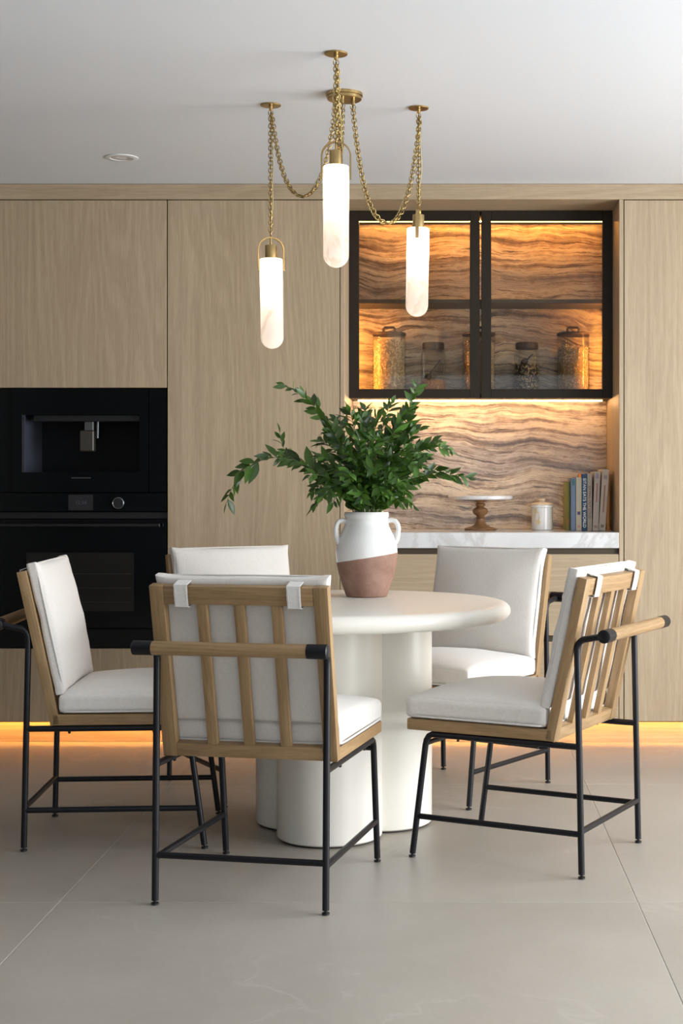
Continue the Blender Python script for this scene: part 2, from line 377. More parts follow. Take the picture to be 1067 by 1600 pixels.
# uprights beside the niche and niche lining
tag(B('upright_panel', M['oak'], None, xc1 + .001, n0, D + .001, YB - .01, ZB, ZT + .0015), 'thin oak upright lining the niche on the leafy side', 'panel')
tag(B('upright_panel', M['oak'], None, n1, xr0 - .001, D + .001, YB - .01, ZB, ZT + .0015), 'thin oak upright lining the niche beside the cookbooks', 'panel')
tag(B('niche_soffit', M['oakx'], None, n0 + .0005, n1 - .0005, D + .303, YB - .01, ZT + .002, ZT + .02), 'oak soffit above the glass cabinet in the niche', 'panel')
YN = D + .515                                        # face of the onyx slab
ZW1, ZW0 = PZ(832), PZ(856.5)
tag(B('onyx_slab', M['onyx'], None, n0 + .001, n1 - .001, YN, YN + .02, ZW1 + .0005, ZT), 'banded brown and cream onyx slab lining the niche back', 'backsplash')
wt = tag(B('marble_worktop', M['marble'], None, n0 + .001, n1 - .001, D - .004, YN + .02, ZW0, ZW1, .002), 'thick white veined marble worktop in the niche', 'worktop')
r = thing('drawer_base_unit', 'oak drawer unit with dark finger channels below the marble worktop', 'drawers')
B('body', M['gap'], r, n0 + .001, n1 - .001, D + .034, YB - .02, ZB + .018, ZW0 - .001)
B('bottom_panel', M['oakx'], r, n0 + .001, n1 - .001, D + .0235, D + .2, ZB + .006, ZB + .018)
B('finger_channel', M['channel'], r, n0 + .001, n1 - .001, D + .022, D + .033, PZ(867), ZW0 - .001)
B('finger_channel', M['channel'], r, n0 + .001, n1 - .001, D + .022, D + .033, PZ(1005), PZ(991))
B('drawer_front', M['oakx'], r, n0 + GP, n1 - GP, D + .001, D + .021, PZ(993), PZ(866))
B('drawer_front', M['oakx'], r, n0 + GP, n1 - GP, D + .001, D + .021, ZB + GP, PZ(1003))
# amber strip under all the cupboards
for k, (s0, s1) in enumerate(((XL + .02, n0), (n0 + .005, n1 - .005), (n1 + .005, XR - .02))):
    r = thing('led_strip', ('amber light strip under the ovens and tall cupboard', 'amber light strip under the drawer unit', 'amber light strip under the cupboard beside the cookbooks')[k], 'light strip', (0, 0, 0), 0, 'plinth lights')
    B('diode_band', M['toe'], r, s0, s1, D + .037, D + .043, ZB + .0010, ZB + .0055, 0)
    B('profile', M['gap'], r, s0, s1, D + .029, D + .036, ZB - .0048, ZB + .0055, 0)  # unseen shield added to keep the strip's light off the floor ahead

# ------------------------------------------------------------------ glass-fronted wall cabinet
YC = D + .262; KC = F_PX / YC
def CXp(x): return (x - CX) / KC
def CZp(y): return EYE + (CY - y) / KC
g0, g1, gz0, gz1 = n0 + .001, n1 - .001, CZp(622), CZp(329.5)
r = thing('glass_wall_cabinet', 'dark bronze wall cabinet with two smoked glass doors, lit inside', 'cabinet')
B('cabinet_side', M['bronze'], r, g0, g0 + .016, YC + .024, YN - .001, gz0, gz1)
B('cabinet_side', M['bronze'], r, g1 - .016, g1, YC + .024, YN - .001, gz0, gz1)
B('cabinet_top', M['bronze'], r, g0 + .0165, g1 - .0165, YC + .024, YN - .001, gz1 - .018, gz1)
B('cabinet_floor', M['bronze'], r, g0 + .0165, g1 - .0165, YC + .024, YN - .001, gz0, gz0 + .018)
ZFLOOR = gz0 + .018
SZ = 1.968
B('shelf', M['channel'], r, g0 + .0165, g1 - .0165, YC + .04, YN - .001, SZ, SZ + .02)
xm = CXp(750.7)
for (d0, d1) in ((g0, xm - .0035), (xm + .0035, g1)):
    bm = bmesh.new(); fw = .045; y0, y1 = YC, YC + .021
    box(bm, d0, d0 + fw, y0, y1, gz0, gz1, .0015); box(bm, d1 - fw, d1, y0, y1, gz0, gz1, .0015)
    box(bm, d0 + fw, d1 - fw, y0, y1, gz1 - fw, gz1, .0015); box(bm, d0 + fw, d1 - fw, y0, y1, gz0, gz0 + .041, .0015)
    dr = obj('door', bm, M['bronze'], r, 30)
    B('glass_pane', M['doorglass'], dr, d0 + fw - .004, d1 - fw + .004, YC + .006, YC + .010, gz0 + .037, gz1 - fw + .004, 0)
tagl = 'warm light strip '
B('led_strip', M['led'], r, g0 + .03, g1 - .03, YC + .150, YC + .158, gz1 - .0225, gz1 - .0185, 0)
B('led_strip', M['ledv'], r, g0 + .0170, g0 + .0200, YC + .034, YC + .041, ZFLOOR + .004, SZ - .004, 0)
B('led_strip', M['ledv'], r, g1 - .0200, g1 - .0170, YC + .034, YC + .041, ZFLOOR + .004, SZ - .004, 0)
B('led_strip', M['ledw'], r, g0 + .03, g1 - .03, YN - .085, YN - .076, gz0 - .0045, gz0 - .0005, 0)

# ------------------------------------------------------------------ jars
def jar(name, label, px, rad, top, fill, fillm, kind, cat='jar'):
    x = (px - CX) * (YC + .13) / F_PX; y = YC + .13; z0 = ZFLOOR + .0006
    r = thing(name, label, cat, (x, y, z0)); h = top - z0
    bm = bmesh.new()
    if kind == 'tall': prof = [(rad * .93, 0), (rad, .006), (rad, h - .004), (rad, h)]
    else: prof = [(rad * .9, 0), (rad, .008), (rad, h * .86), (rad * .97, h * .92), (rad * .88, h * .97), (rad * .85, h)]
    lathe(bm, prof, 28, capt=False); obj('glass_body', bm, M['jarglass'], r)
    fh = h * fill; fr = rad * .955; rnd = random.Random(int(px))
    bm = bmesh.new(); lathe(bm, [(fr * .9, .004), (fr * .93, .010), (fr * .93, fh * .6), (fr * .93, fh - .006), (fr * .5, fh - .001), (.002, fh)], 28)
    obj('filling_core', bm, M[fillm + '_core'], r, 40); bm = bmesh.new()
    for _ in range(800 if kind == 'tall' else 420):
        a = rnd.uniform(0, 2 * PI); z = rnd.uniform(.010, fh); s = {'pasta': .0065, 'oats': .0042, 'seeds': .005, 'honey': .003}[fillm]
        q = Matrix.Translation((fr * .945 * math.cos(a), fr * .945 * math.sin(a), z)) @ Matrix.Rotation(a, 4, 'Z') @ Matrix.Rotation(rnd.uniform(0, 6), 4, 'X') @ Matrix.Rotation(rnd.uniform(-.5, .5), 4, 'Z')
        box(bm, -.0015, .0022, -s, s, -s * .42, s * .42, 0, q)
    f = obj('filling', bm, M[fillm], r, 40); f['kind'] = 'stuff'
    bm = bmesh.new()
    if kind == 'tall':
        lathe(bm, [(rad * .99, 0), (rad * 1.04, .003), (rad * 1.04, .010), (rad * .98, .014)], 28, (0, 0, h + .0003)); ld = obj('lid', bm, M['lidwood'], r)
        bm = bmesh.new(); hz = h + .0143; hw = .026
        tube(bm, [(-hw, 0, hz), (-hw, 0, hz + .018), (-hw + .006, 0, hz + .025), (hw - .006, 0, hz + .025), (hw, 0, hz + .018), (hw, 0, hz)], .0062, 8); obj('handle', bm, M['lidwood'], ld)
    else:
        lathe(bm, [(rad * .84, 0), (rad * .88, .003), (rad * .88, .026), (rad * .84, .030)], 28, (0, 0, h + .0003)); obj('lid', bm, M['lidwood'], r)
    return r, h
TOPT, TOPS = EYE + (757 - 525) / 336.8, EYE + (757 - 546) / 336.8
jar('storage_jar', 'tall glass jar of pale pasta beneath a handled lid, at cabinet end nearest the vase', 608, .076, TOPT, .93, 'pasta', 'tall')
jh = jar('storage_jar', 'short glass jar holding amber sugar and a dark scoop', 677, .058, TOPS, .34, 'honey', 'short')
jar('storage_jar', 'tall glass grain jar half hidden behind the meeting door frames', 748, .076, TOPT, .90, 'oats', 'tall')
js = jar('storage_jar', 'short glass jar of dark mixed seeds with a scoop inside', 823, .060, TOPS, .68, 'seeds', 'short')
jar('storage_jar', 'tall glass jar of oats beneath a handled lid, at the cookbook end', 895.5, .074, TOPT, .82, 'oats', 'tall')
def scoop(parent, p0, p1, label):
    bm = bmesh.new(); tube(bm, [p0, [(a + b) / 2 for a, b in zip(p0, p1)], p1], [.006, .0045, .004], 8)
    q = Matrix.Translation(p0) @ Matrix.Rotation(.6, 4, 'Y') @ Matrix.Diagonal((.016, .014, .021, 1)); bmesh.ops.create_uvsphere(bm, u_segments=12, v_segments=8, radius=1, matrix=q)
    o = tag(obj('scoop', bm, M['lidwood'], None), label, 'scoop'); o.location = parent.location
scoop(jh[0], (-.026, -.02, .083), (.034, -.014, .165), 'dark wooden scoop leaning in the amber sugar jar')
scoop(js[0], (-.012, -.012, .155), (.028, -.01, .192), 'dark wooden scoop tilted in the mixed seed jar')

# ------------------------------------------------------------------ worktop things
YS = D + .34; KS = F_PX / YS
def SX(x): return (x - CX) / KS
r = thing('cake_stand', 'cake stand with white marble plate on a turned walnut foot', 'cake stand', (SX(750.5), YS, ZW1 + .0005))
hz = EYE + (CY - 774.5) / KS - ZW1
bm = bmesh.new(); lathe(bm, [(.05, hz - .019), (.143, hz - .018), (.148, hz - .014), (.149, hz - .004), (.146, hz), (.05, hz)], 48); obj('plate', bm, M['marble'], r)
bm = bmesh.new()
lathe(bm, [(.073, 0), (.075, .003), (.072, .008), (.050, .014), (.032, .022), (.022, .034), (.017, .046), (.016, .052), (.024, .056), (.016, .060), (.020, .066), (.033, .076), (.037, .086), (.033, .096), (.020, .104), (.016, .108),
           (.022, .112), (.024, .118), (.017, .124), (.016, .129), (.026, .133), (.030, hz - .0195)], 32); obj('pedestal', bm, M['walnut'], r)
r = thing('lidded_canister', 'cream ceramic canister with knobbed lid beside the cookbooks', 'canister', (SX(847), YS, ZW1 + .0005))
ch = EYE + (CY - 789) / KS - ZW1
bm = bmesh.new(); lathe(bm, [(.046, 0), (.049, .003), (.049, ch - .012), (.053, ch - .010), (.053, ch - .001), (.050, ch)], 32); bd = obj('body', bm, M['whiteglaze'], r)
bm = bmesh.new(); lathe(bm, [(.052, ch + .0003), (.053, ch + .003), (.046, ch + .009), (.018, ch + .012), (.010, ch + .016), (.016, ch + .022), (.016, ch + .027), (.006, ch + .031)], 32)
obj('lid', bm, mat('cream_lid', (.72, .60, .45), .3), r)
bm = bmesh.new()                                      # yellow painted motif wrapped on the front
for (aa, zc, ra, rz_) in ((-2.15, .062, .30, .024), (-2.30, .088, .16, .012), (-1.95, .036, .14, .010)):
    ring = [bm.verts.new((.0494 * math.cos(aa + ra * math.cos(q * PI / 8)), .0494 * math.sin(aa + ra * math.cos(q * PI / 8)), zc + rz_ * math.sin(q * PI / 8))) for q in range(16)]
    bm.faces.new(ring)
obj('painted_motif', bm, mat('faded_yellow', (.72, .58, .25), .35), bd, 0)
# cookbooks
YBK = D + .20; KB = F_PX / YBK
def BX(x): return (x - CX) / KB
pap = mat('book_paper', (.72, .66, .55), .8)
def book(label, x0, x1, top, col, depth, lean=0, title=None, tcol=(.8, .8, .8), size=.013, tz=.5, marks=(), dy=0):
    wd = (x1 - x0) / KB; h = EYE + (CY - top) / KB - ZW1 - .0006
    r = thing('cookbook', label, 'book', (BX(x0) + wd / 2, YBK + dy, ZW1 + .0008), 0, 'cookbooks on the marble worktop')
    r.rotation_euler = (0, lean, 0)
    if lean: r.location.z += abs(math.sin(lean)) * wd / 2
    cm = mat('cover_' + label.split()[0], col, .45)
    bm = bmesh.new(); t_ = .0022
    box(bm, -wd / 2, -wd / 2 + t_, 0, depth, 0, h); box(bm, wd / 2 - t_, wd / 2, 0, depth, 0, h); box(bm, -wd / 2, wd / 2, -.0015, t_, 0, h, .0008)
    obj('cover', bm, cm, r, 30); B('pages', pap, r, -wd / 2 + t_, wd / 2 - t_, t_, depth - .004, .004, h - .004, 0)
    if title: text_mesh('title', title, size, mat('ink_' + label.split()[0], tcol, .5), r, (0, -.0017, h * tz), (PI / 2, PI / 2, 0), 'CENTER')
    for (za, zb, c_) in marks: B('spine_mark', mat('mark_' + label.split()[0], c_, .5), r, -wd * (.11 if zb - za > .2 else .26), wd * (.11 if zb - za > .2 else .26), -.0022, -.0014, za * h, zb * h, 0)
    return r
book('green thin cookbook set back at the end of the row', 886.5, 891.5, 753, (.24, .25, .05), .19, marks=((.1, .25, (.5, .2, .08)),), dy=.05)
book('slate-blue slim cookbook with a dark teal top', 892, 899.2, 747, (.11, .155, .24), .20, marks=((.86, .98, (.02, .10, .09)),))
book('beige cookbook with an orange tab on top', 899.8, 908.6, 746, (.42, .36, .26), .20, marks=((.30, .36, (.06, .04, .12)), (.06, .10, (.5, .22, .18)), (.5, .9, (.36, .40, .33))))
book('navy-blue cookbook with bold white spine lettering', 909.2, 916.8, 740.5, (.006, .05, .125), .21, 0, 'EITAN EATS THE WORLD', (.85, .85, .82), .0195, .49)
book('putty cookbook with dark capital lettering on its spine', 917.4, 924.8, 740.5, (.40, .345, .28), .21, 0, 'EATING OUT LOUD', (.05, .045, .04), .0165, .50)
book('mauve-grey cookbook with faint red lettering, leaning slightly', 925.6, 934.8, 737, (.50, .43, .38), .21, .035, None, marks=((.48, .80, (.36, .17, .13)), (.88, .97, (.30, .27, .36)), (.05, .09, (.33, .26, .2))))
book('thick cream cookbook leaning hardest towards the niche side', 935.2, 945.6, 733.5, (.56, .49, .42), .21, .062, None, marks=((.30, .74, (.40, .20, .12)), (.84, .9, (.38, .3, .34)), (.05, .1, (.28, .2, .14))))
r = tag(B('page_tab', mat('orange_tab', (.75, .22, .03), .6), None, BX(904.5), BX(908), YBK + .004, YBK + .03, ZW1, EYE + (CY - 739.5) / KB, 0), 'orange paper tab sticking up from the beige cookbook', 'bookmark')

# ------------------------------------------------------------------ coffee machine and oven
YA = D + .004
r = thing('coffee_machine', 'built-in black glass coffee machine above the oven', 'coffee machine')
o0, o1, oz0, oz1 = PX(35), PX(218), PZ(738), PZ(648)
c0, c1 = PX(20), PX(232)
bm = bmesh.new()
for a0, a1, b0, b1 in ((c0, c1, oz1, ZO1 - .003), (c0, c1, ZM + .003, oz0), (c0, o0, oz0, oz1), (o1, c1, oz0, oz1)): box(bm, a0, a1, YA - .008, YA + .012, b0, b1)
obj('front_panel', bm, M['oven'], r, 0)
for a0, a1 in ((xa0 + .003, c0 - .0015), (c1 + .0015, xa1 - .003)): B('side_filler', M['oven'], r, a0, a1, YA, YA + .018, ZM + .003, ZO1 - .003, .0008)
bm = bmesh.new(); dp = .30
box(bm, o0, o1, YA + dp, YA + dp + .004, oz0, oz1); box(bm, o0, o1, YA + .012, YA + dp, oz0 - .004, oz0); box(bm, o0, o1, YA + .012, YA + dp, oz1, oz1 + .004)
box(bm, o1, o1 + .004, YA + .012, YA + dp, oz0, oz1)
obj('recess', bm, mat('matt_black_recess', (.0035, .004, .0055), .45, 0, **{'Specular IOR Level': .2}), r, 0)
B('recess_side', mat('daylit_recess_side', (.055, .06, .08), .4), r, o0 - .004, o0, YA + .012, YA + dp, oz0, oz1, 0)  # lighter bluish colour paints the window light falling on this side
B('recess_trim', M['steel'], r, o0 + .0005, o0 + .002, YA - .0075, YA - .006, oz0, oz1, 0)
B('upper_brow', M['black'], r, PX(50), o1 - .001, YA + .02, YA + .10, oz1 - .028, oz1 - .0005)
sp = B('spout', mat('brushed_spout', (.07, .062, .052), .42, .5), r, PX(121), PX(143), YA + .03, YA + .075, PZ(705), PZ(672), .004)
B('spout_neck', mat('spout_neck_steel', (.12, .12, .12), .4, .6), sp, PX(128), PX(142), YA + .036, YA + .07, PZ(672), PZ(658), .002)
bm = bmesh.new(); tube(bm, [(PX(148), YA + .05, PZ(658)), (PX(147.5), YA + .05, PZ(684))], .006, 10); obj('steam_pipe', bm, mat('dull_pipe', (.10, .11, .12), .45, .7), sp)
bm = bmesh.new()
for q in range(11): box(bm, PX(112) + q * .0078, PX(112) + q * .0078 + .0052, YA - .0086, YA - .0079, PZ(747.5), PZ(745.8))
obj('brand_print', bm, M['print'], r, 0)
r = thing('wall_oven', 'wide black glass built-in oven below the coffee machine', 'oven')
B('control_panel', M['oven'], r, xa0 + .003, xa1 - .003, YA - .006, YA + .016, PZ(799), ZM - .001, .001)
B('display', M['screen'], r, PX(107), PX(145.5), YA - .0068, YA - .0055, PZ(797), PZ(773), 0)
text_mesh('display_time', '12:54', .022, M['print'], r, (PX(126.5), YA - .0072, PZ(785.5)), (PI / 2, 0, 0), 'CENTER')
bm = bmesh.new(); lathe(bm, [(.0245, 0), (.0245, .014), (.022, .018), (.02, .018)], 32)
kb = obj('knob', bm, M['black'], r); kb.location = (PX(186), YA - .006, PZ(786)); kb.rotation_euler = (PI / 2, 0, 0)
bm = bmesh.new(); tube(bm, [(.0235 * math.cos(a), .0235 * math.sin(a), .0165) for a in [q * 2 * PI / 32 for q in range(32)]], .0012, 6, closed=True); obj('knob_ring', bm, M['steel'], kb)
bm = bmesh.new(); box(bm, xa0 + .003, xa1 - .003, YA - .012, YA + .018, PZ(981), PZ(812), .001); dr = obj('oven_door', bm, M['oven'], r, 30)
B('oven_window', M['oven2'], dr, PX(42), PX(210), YA - .0124, YA - .0116, PZ(955), PZ(863.5), 0)
for q in range(3): B('oven_rack', mat('rack_grey', (.022, .021, .020), .3), dr, PX(46), PX(206), YA - .0127, YA - .0122, PZ(897 + q * 22), PZ(896 + q * 22), 0)  # thin rack lines, a touch lighter than the window glass
bm = bmesh.new(); hz = PZ(820.5); tube(bm, [(PX(1), YA - .05, hz), (PX(252), YA - .05, hz)], .0072, 12); hd = obj('door_handle', bm, M['black'], dr)
for xx in (PX(8), PX(246)):
    bm = bmesh.new(); tube(bm, [(xx, YA - .045, hz), (xx, YA - .012, hz)], .006, 10); obj('handle_post', bm, M['black'], hd)
bm = bmesh.new(); tube(bm, [(PX(252), YA - .05, hz), (PX(252.7), YA - .05, hz)], .0074, 12); obj('handle_cap', bm, M['steel'], hd)
B('vent_strip', M['black'], r, xa0 + .003, xa1 - .003, YA + .02, YA + .05, PZ(811), PZ(800))
B('lower_trim', M['oven'], r, xa0 + .003, xa1 - .003, YA + .002, YA + .018, ZO0 + .003, PZ(982.5), .001)
# ------------------------------------------------------------------ table
TX, TY, TZ, TR = -.379, 4.88, .75, .57
r = thing('round_table', 'round cream lacquered table with a rounded edge on clustered columns', 'table', (TX, TY, 0))
bm = bmesh.new(); th = .056; hr = th / 2
prof = [(.10, TZ - th), (TR - hr * 1.15, TZ - th)] + [(TR - hr * 1.15 + hr * 1.15 * math.cos(a), TZ - hr + hr * math.sin(a)) for a in [(-PI / 2 + PI * q / 14) for q in range(1, 14)]] + [(TR - hr * 1.15, TZ), (.10, TZ)]
lathe(bm, prof, 96); obj('table_top', bm, M['table'], r)
for cx_, cy_ in ((-.40, 4.74), (-.242, 4.945), (-.496, 4.955)):
    bm = bmesh.new(); lathe(bm, [(.166, .007), (.170, .011), (.170, TZ - th - .0005)], 64, (cx_ - TX, cy_ - TY, 0)); cl_ = obj('column', bm, M['table'], r)
    bm = bmesh.new(); lathe(bm, [(.160, .0), (.160, .007)], 48, (cx_ - TX, cy_ - TY, 0)); obj('plinth', bm, M['plinth'], cl_)
# ------------------------------------------------------------------ vase
VX, VY = -.302, 5.105
r = thing('two_handled_vase', 'two-handled stoneware jar, white glaze dipped over bare terracotta', 'vase', (VX, VY, TZ + .0005))
prof = [(.060, 0), (.070, .001), (.073, .006), (.083, .035), (.096, .075), (.105, .115), (.1085, .150), (.106, .180), (.098, .207), (.086, .230), (.079, .245), (.0765, .258), (.0775, .263), (.0755, .268), (.0755, .274), (.078, .280), (.078, .290), (.075, .294), (.070, .293), (.068, .285), (.068, .255), (.085, .22), (.098, .16), (.09, .1), (.065, .02)]
bm = bmesh.new(); lathe(bm, prof, 56); obj('body', bm, M['vase'], r, 50)
for s, ang in ((-1, -.55), (1, .12)):
    pts = [(.070, 0, .262), (.088, 0, .2655), (.101, 0, .262), (.109, 0, .250), (.112, 0, .235), (.110, 0, .215), (.106, 0, .198), (.101, 0, .186)]
    bm = bmesh.new(); tube(bm, pts, [.009, .0088, .0086, .0084, .0084, .0088, .009, .008], 12)
    bmesh.ops.transform(bm, matrix=Matrix.Rotation((PI + .38) if s < 0 else -.05, 4, 'Z'), verts=bm.verts); obj('handle', bm, M['whiteglaze'], r, 60)
# ------------------------------------------------------------------ ruscus branches
def leaf_mesh(L, Wd, curl, k):
    bm = bmesh.new(); rows = []
    prof = [(0, .04), (.12, .45), (.3, .92), (.48, 1), (.68, .78), (.85, .38), (1, .0)]
    for s, wv in prof:
        y = L * s; z = -curl * L * s * s
        rows.append([bm.verts.new((-Wd * wv / 2, y, z + .12 * Wd * wv)), bm.verts.new((0, y, z)), bm.verts.new((Wd * wv / 2, y, z + .12 * Wd * wv))] if wv > 0 else [bm.verts.new((0, y, z))])
    for a, b in zip(rows, rows[1:]):
        if len(b) == 3:
            bm.faces.new((a[0], a[1], b[1], b[0])); bm.faces.new((a[1], a[2], b[2], b[1]))
        else: bm.faces.new((a[0], a[1], b[0])); bm.faces.new((a[1], a[2], b[0]))
    me = tomesh(bm, 'leaf_%d' % k, 0); me.shade_smooth(); me.materials.append(M['leaf']); return me
LEAVES = [leaf_mesh(*a, k) for k, a in enumerate(((.056, .0215, .10), (.052, .023, .25), (.062, .022, .05), (.046, .020, .30), (.066, .025, .18), (.040, .016, .12)))]
def bez(p, t_):
    q = [Vector(v) for v in p]
    while len(q) > 1: q = [a.lerp(b, t_) for a, b in zip(q, q[1:])]
    return q[0]
KV = F_PX / VY
def VP_(x, y, dy=0): return Vector(((x - CX) * (VY + dy) / F_PX, VY + dy, EYE + (CY - y) * (VY + dy) / F_PX))
MOUTH = Vector((VX, VY, TZ + .294))
def put_leaf(me, ML, r):
    o = bpy.data.objects.new('leaf', me); C.objects.link(o); o.parent = r; o.matrix_local = ML
def branch(label, pts, n, t0=.28, size=1.0, group=None, seed=0, bunch=None):
    rnd = random.Random(seed)
    a = math.atan2((pts[0] - MOUTH).y, (pts[0] - MOUTH).x)
    base = MOUTH + Vector((rnd.uniform(-.02, .02), rnd.uniform(-.02, .02), -.20)); mo = MOUTH + Vector((.05 * math.cos(a) * rnd.uniform(.3, 1), .05 * math.sin(a) * rnd.uniform(.3, 1), -.005))
    if bunch: r, sink = bunch; base0, base = base, r.location.copy()
    else: r, sink, base0 = thing('ruscus_branch', label, 'branch', base, 0, group), None, base
    ctrl = [mo] + pts
    path = [base0.lerp(mo, k / 3) for k in range(3)] + [bez(ctrl, k / 16) for k in range(17)]
    bm = bmesh.new(); tube(bm, [p - base for p in path], [.0022 - .0014 * k / (len(path) - 1) for k in range(len(path))], 5); obj('stem', bm, M['stem'], r, 60)
    for k in range(n):
        t_ = t0 + (1 - t0) * (k + rnd.uniform(-.3, .3)) / (n - 1); t_ = min(max(t_, .02), 1)
        p = bez(ctrl, t_); tan = (bez(ctrl, min(1, t_ + .02)) - bez(ctrl, max(0, t_ - .02))).normalized()
        side = tan.cross(Vector((rnd.uniform(-.4, .4), -.6, 1)).normalized()).normalized()
        side = (Matrix.Rotation(rnd.uniform(-.9, .9), 3, tan) @ side) * (1 if k % 2 else -1)
        d = (tan * rnd.uniform(.55, 1.0) + side * rnd.uniform(.55, .95) + Vector((0, 0, rnd.uniform(-.15, .2)))).normalized()
        if k == n - 1: d = tan
        nrm = Vector((rnd.uniform(-.9, .9), rnd.uniform(-1.3, .1), rnd.uniform(.1, 1))); nrm = (nrm - d * nrm.dot(d)).normalized(); xax = d.cross(nrm)
        R = Matrix((xax, d, nrm)).transposed().to_4x4()
        s = size * rnd.uniform(.72, 1.10) * (1 - .35 * max(0, t_ - .8) / .2)
        ML = Matrix.Translation(p - base) @ R @ Matrix.Scale(s, 4); me = rnd.choice(LEAVES)
        if sink is not None: sink.append((p.y, me, ML)); continue
        put_leaf(me, ML, r)
GRP = 'ruscus branches in the vase'
branch('long green branch drooping far out to a low tip before the oak cupboard', [VP_(510, 725, -.03), VP_(440, 690, -.06), VP_(375, 705, -.06), VP_(354, 786, -.05)], 42, .22, 1.25, GRP, 1)
branch('green sprig with an upturned tip above the long drooping branch', [VP_(520, 735, -.02), VP_(470, 715, .0), VP_(446, 735, .0), VP_(437, 676, .0)], 22, .3, 1.1, GRP, 2)
branch('green branch reaching up and over to a tip beneath the front pendant', [VP_(555, 720, 0), VP_(515, 660, .03), VP_(495, 625, .03), VP_(444, 602, .02)], 40, .2, 1.15, GRP, 3)
branch('tallest green branch, its tip overlapping the glass cabinet door', [VP_(598, 735, .02), VP_(630, 690, .03), VP_(636, 655, .03), VP_(651, 601, .02)], 42, .15, 1.15, GRP, 4)
branch('green branch arching low towards the cake stand', [VP_(620, 760, -.03), VP_(655, 735, -.05), VP_(690, 738, -.05), VP_(731, 747, -.05)], 32, .18, 1.15, GRP, 5)
branch('green branch fanning out across the onyx slab, fine-tipped', [VP_(615, 730, .03), VP_(655, 690, .05), VP_(680, 690, .05), VP_(708, 707, .05)], 32, .18, .85, GRP, 6)
sink = []; bunch = thing('ruscus_bunch', 'dense bushy green middle of the ruscus bunch right above the vase mouth', 'foliage', MOUTH, 0, GRP)
tips = [(480, 745, -.14), (500, 690, .06), (462, 725, .10), (525, 655, .08), (545, 640, -.02), (570, 638, .10), (590, 645, -.06), (610, 632, .06), (640, 640, -.04), (662, 668, .02), (682, 690, -.08), (660, 730, -.15), (694, 735, .08),
        (635, 770, -.16), (505, 775, -.16), (545, 740, -.2), (585, 735, -.22), (615, 740, -.19), (560, 690, -.14), (600, 690, -.13), (530, 700, -.13), (640, 705, -.12), (575, 665, -.05), (520, 785, -.12), (625, 788, -.11), (565, 780, -.17), (598, 775, -.17), (655, 700, .12), (500, 735, -.05), (540, 770, -.16), (612, 715, -.1), (550, 715, -.16), (488, 768, -.06), (496, 715, -.12), (515, 675, .0), (650, 755, -.06), (668, 715, -.06), (645, 668, .08), (490, 792, -.05), (646, 790, -.04), (585, 700, -.2), (535, 745, -.24), (628, 752, -.22), (565, 650, .03), (625, 660, .0), (505, 752, .12), (640, 735, .14)]
for k, (x, y, dy) in enumerate(tips):
    tp = VP_(x, y, dy); m1 = MOUTH.lerp(tp, .35) + Vector((0, 0, .05 + .03 * (k % 3))); m2 = MOUTH.lerp(tp, .75) + Vector((0, 0, .06))
    branch(None, [m1, m2, tp], 32 if y < 720 else 24, .05, 1.0 if k % 3 else .9, GRP, 50 + k, (bunch, sink))

sink.sort(key=lambda e: e[0])                          # the 300 nearest leaves singly, the hidden rest joined
for y_, me, ML in sink[:300]: put_leaf(me, ML, bunch)
bm = bmesh.new()
for y_, me, ML in sink[300:]:
    n_ = len(bm.verts); bm.from_mesh(me); bm.verts.ensure_lookup_table(); bmesh.ops.transform(bm, matrix=ML, verts=bm.verts[n_:])
me = bpy.data.meshes.new('leaves'); bm.to_mesh(me); bm.free(); me.shade_smooth()
o = link('leaves', me, M['leaf'], bunch); o['kind'] = 'stuff'

# ------------------------------------------------------------------ dining chairs
RT = .0096                                            # tube radius
def cushion_mesh(hx, hy, hz, dome, r, rnd=0, under=0, wr=.003, ear=.004):
    bm = bmesh.new(); bmesh.ops.create_cube(bm, size=2)
    bmesh.ops.subdivide_edges(bm, edges=bm.edges[:], cuts=19, use_grid_fill=True)
    for v in bm.verts:
        u, vv_, w_ = (math.sin(a * PI / 2) for a in v.co)
        p = Vector((hx * u, hy * vv_, hz * w_))
        q = Vector((max(-hx + r, min(hx - r, p.x)), max(-hy + r, min(hy - r, p.y)), max(-hz + r, min(hz - r, p.z)))); d = p - q
        if d.length > 1e-7: p = q + d.normalized() * r
        dm = max(0, 1 - u * u) ** .7 * max(0, 1 - vv_ * vv_) ** .7
        if w_ > 0: p.z += dome * dm * min(1, w_ * 1.2)
        else: p.z -= under * dm * min(1, -w_ * 1.2)
        nn = mnoise.noise(Vector((u * 2.3 + rnd, vv_ * 2.3, w_))) * wr
        corner = abs(u) ** 10 * abs(vv_) ** 10
        p.x *= 1 - .012 * (1 - vv_ * vv_) + ear / hx * corner; p.y *= 1 - .012 * (1 - u * u) + ear / hy * corner
        p.z += nn + mnoise.noise(Vector((u * 7 + rnd, vv_ * 7, w_ * 2))) * wr * .25
        v.co = p
    return bm
def loop_pts(hx, hy, z, p=9, n=72):
    out = []
    for k in range(n):
        a = 2 * PI * (k + .5) / n; c_, s_ = math.cos(a), math.sin(a)
        q = (abs(c_) ** p + abs(s_) ** p) ** (1 / p); out.append((hx * c_ / q, hy * s_ / q, z))
    return out
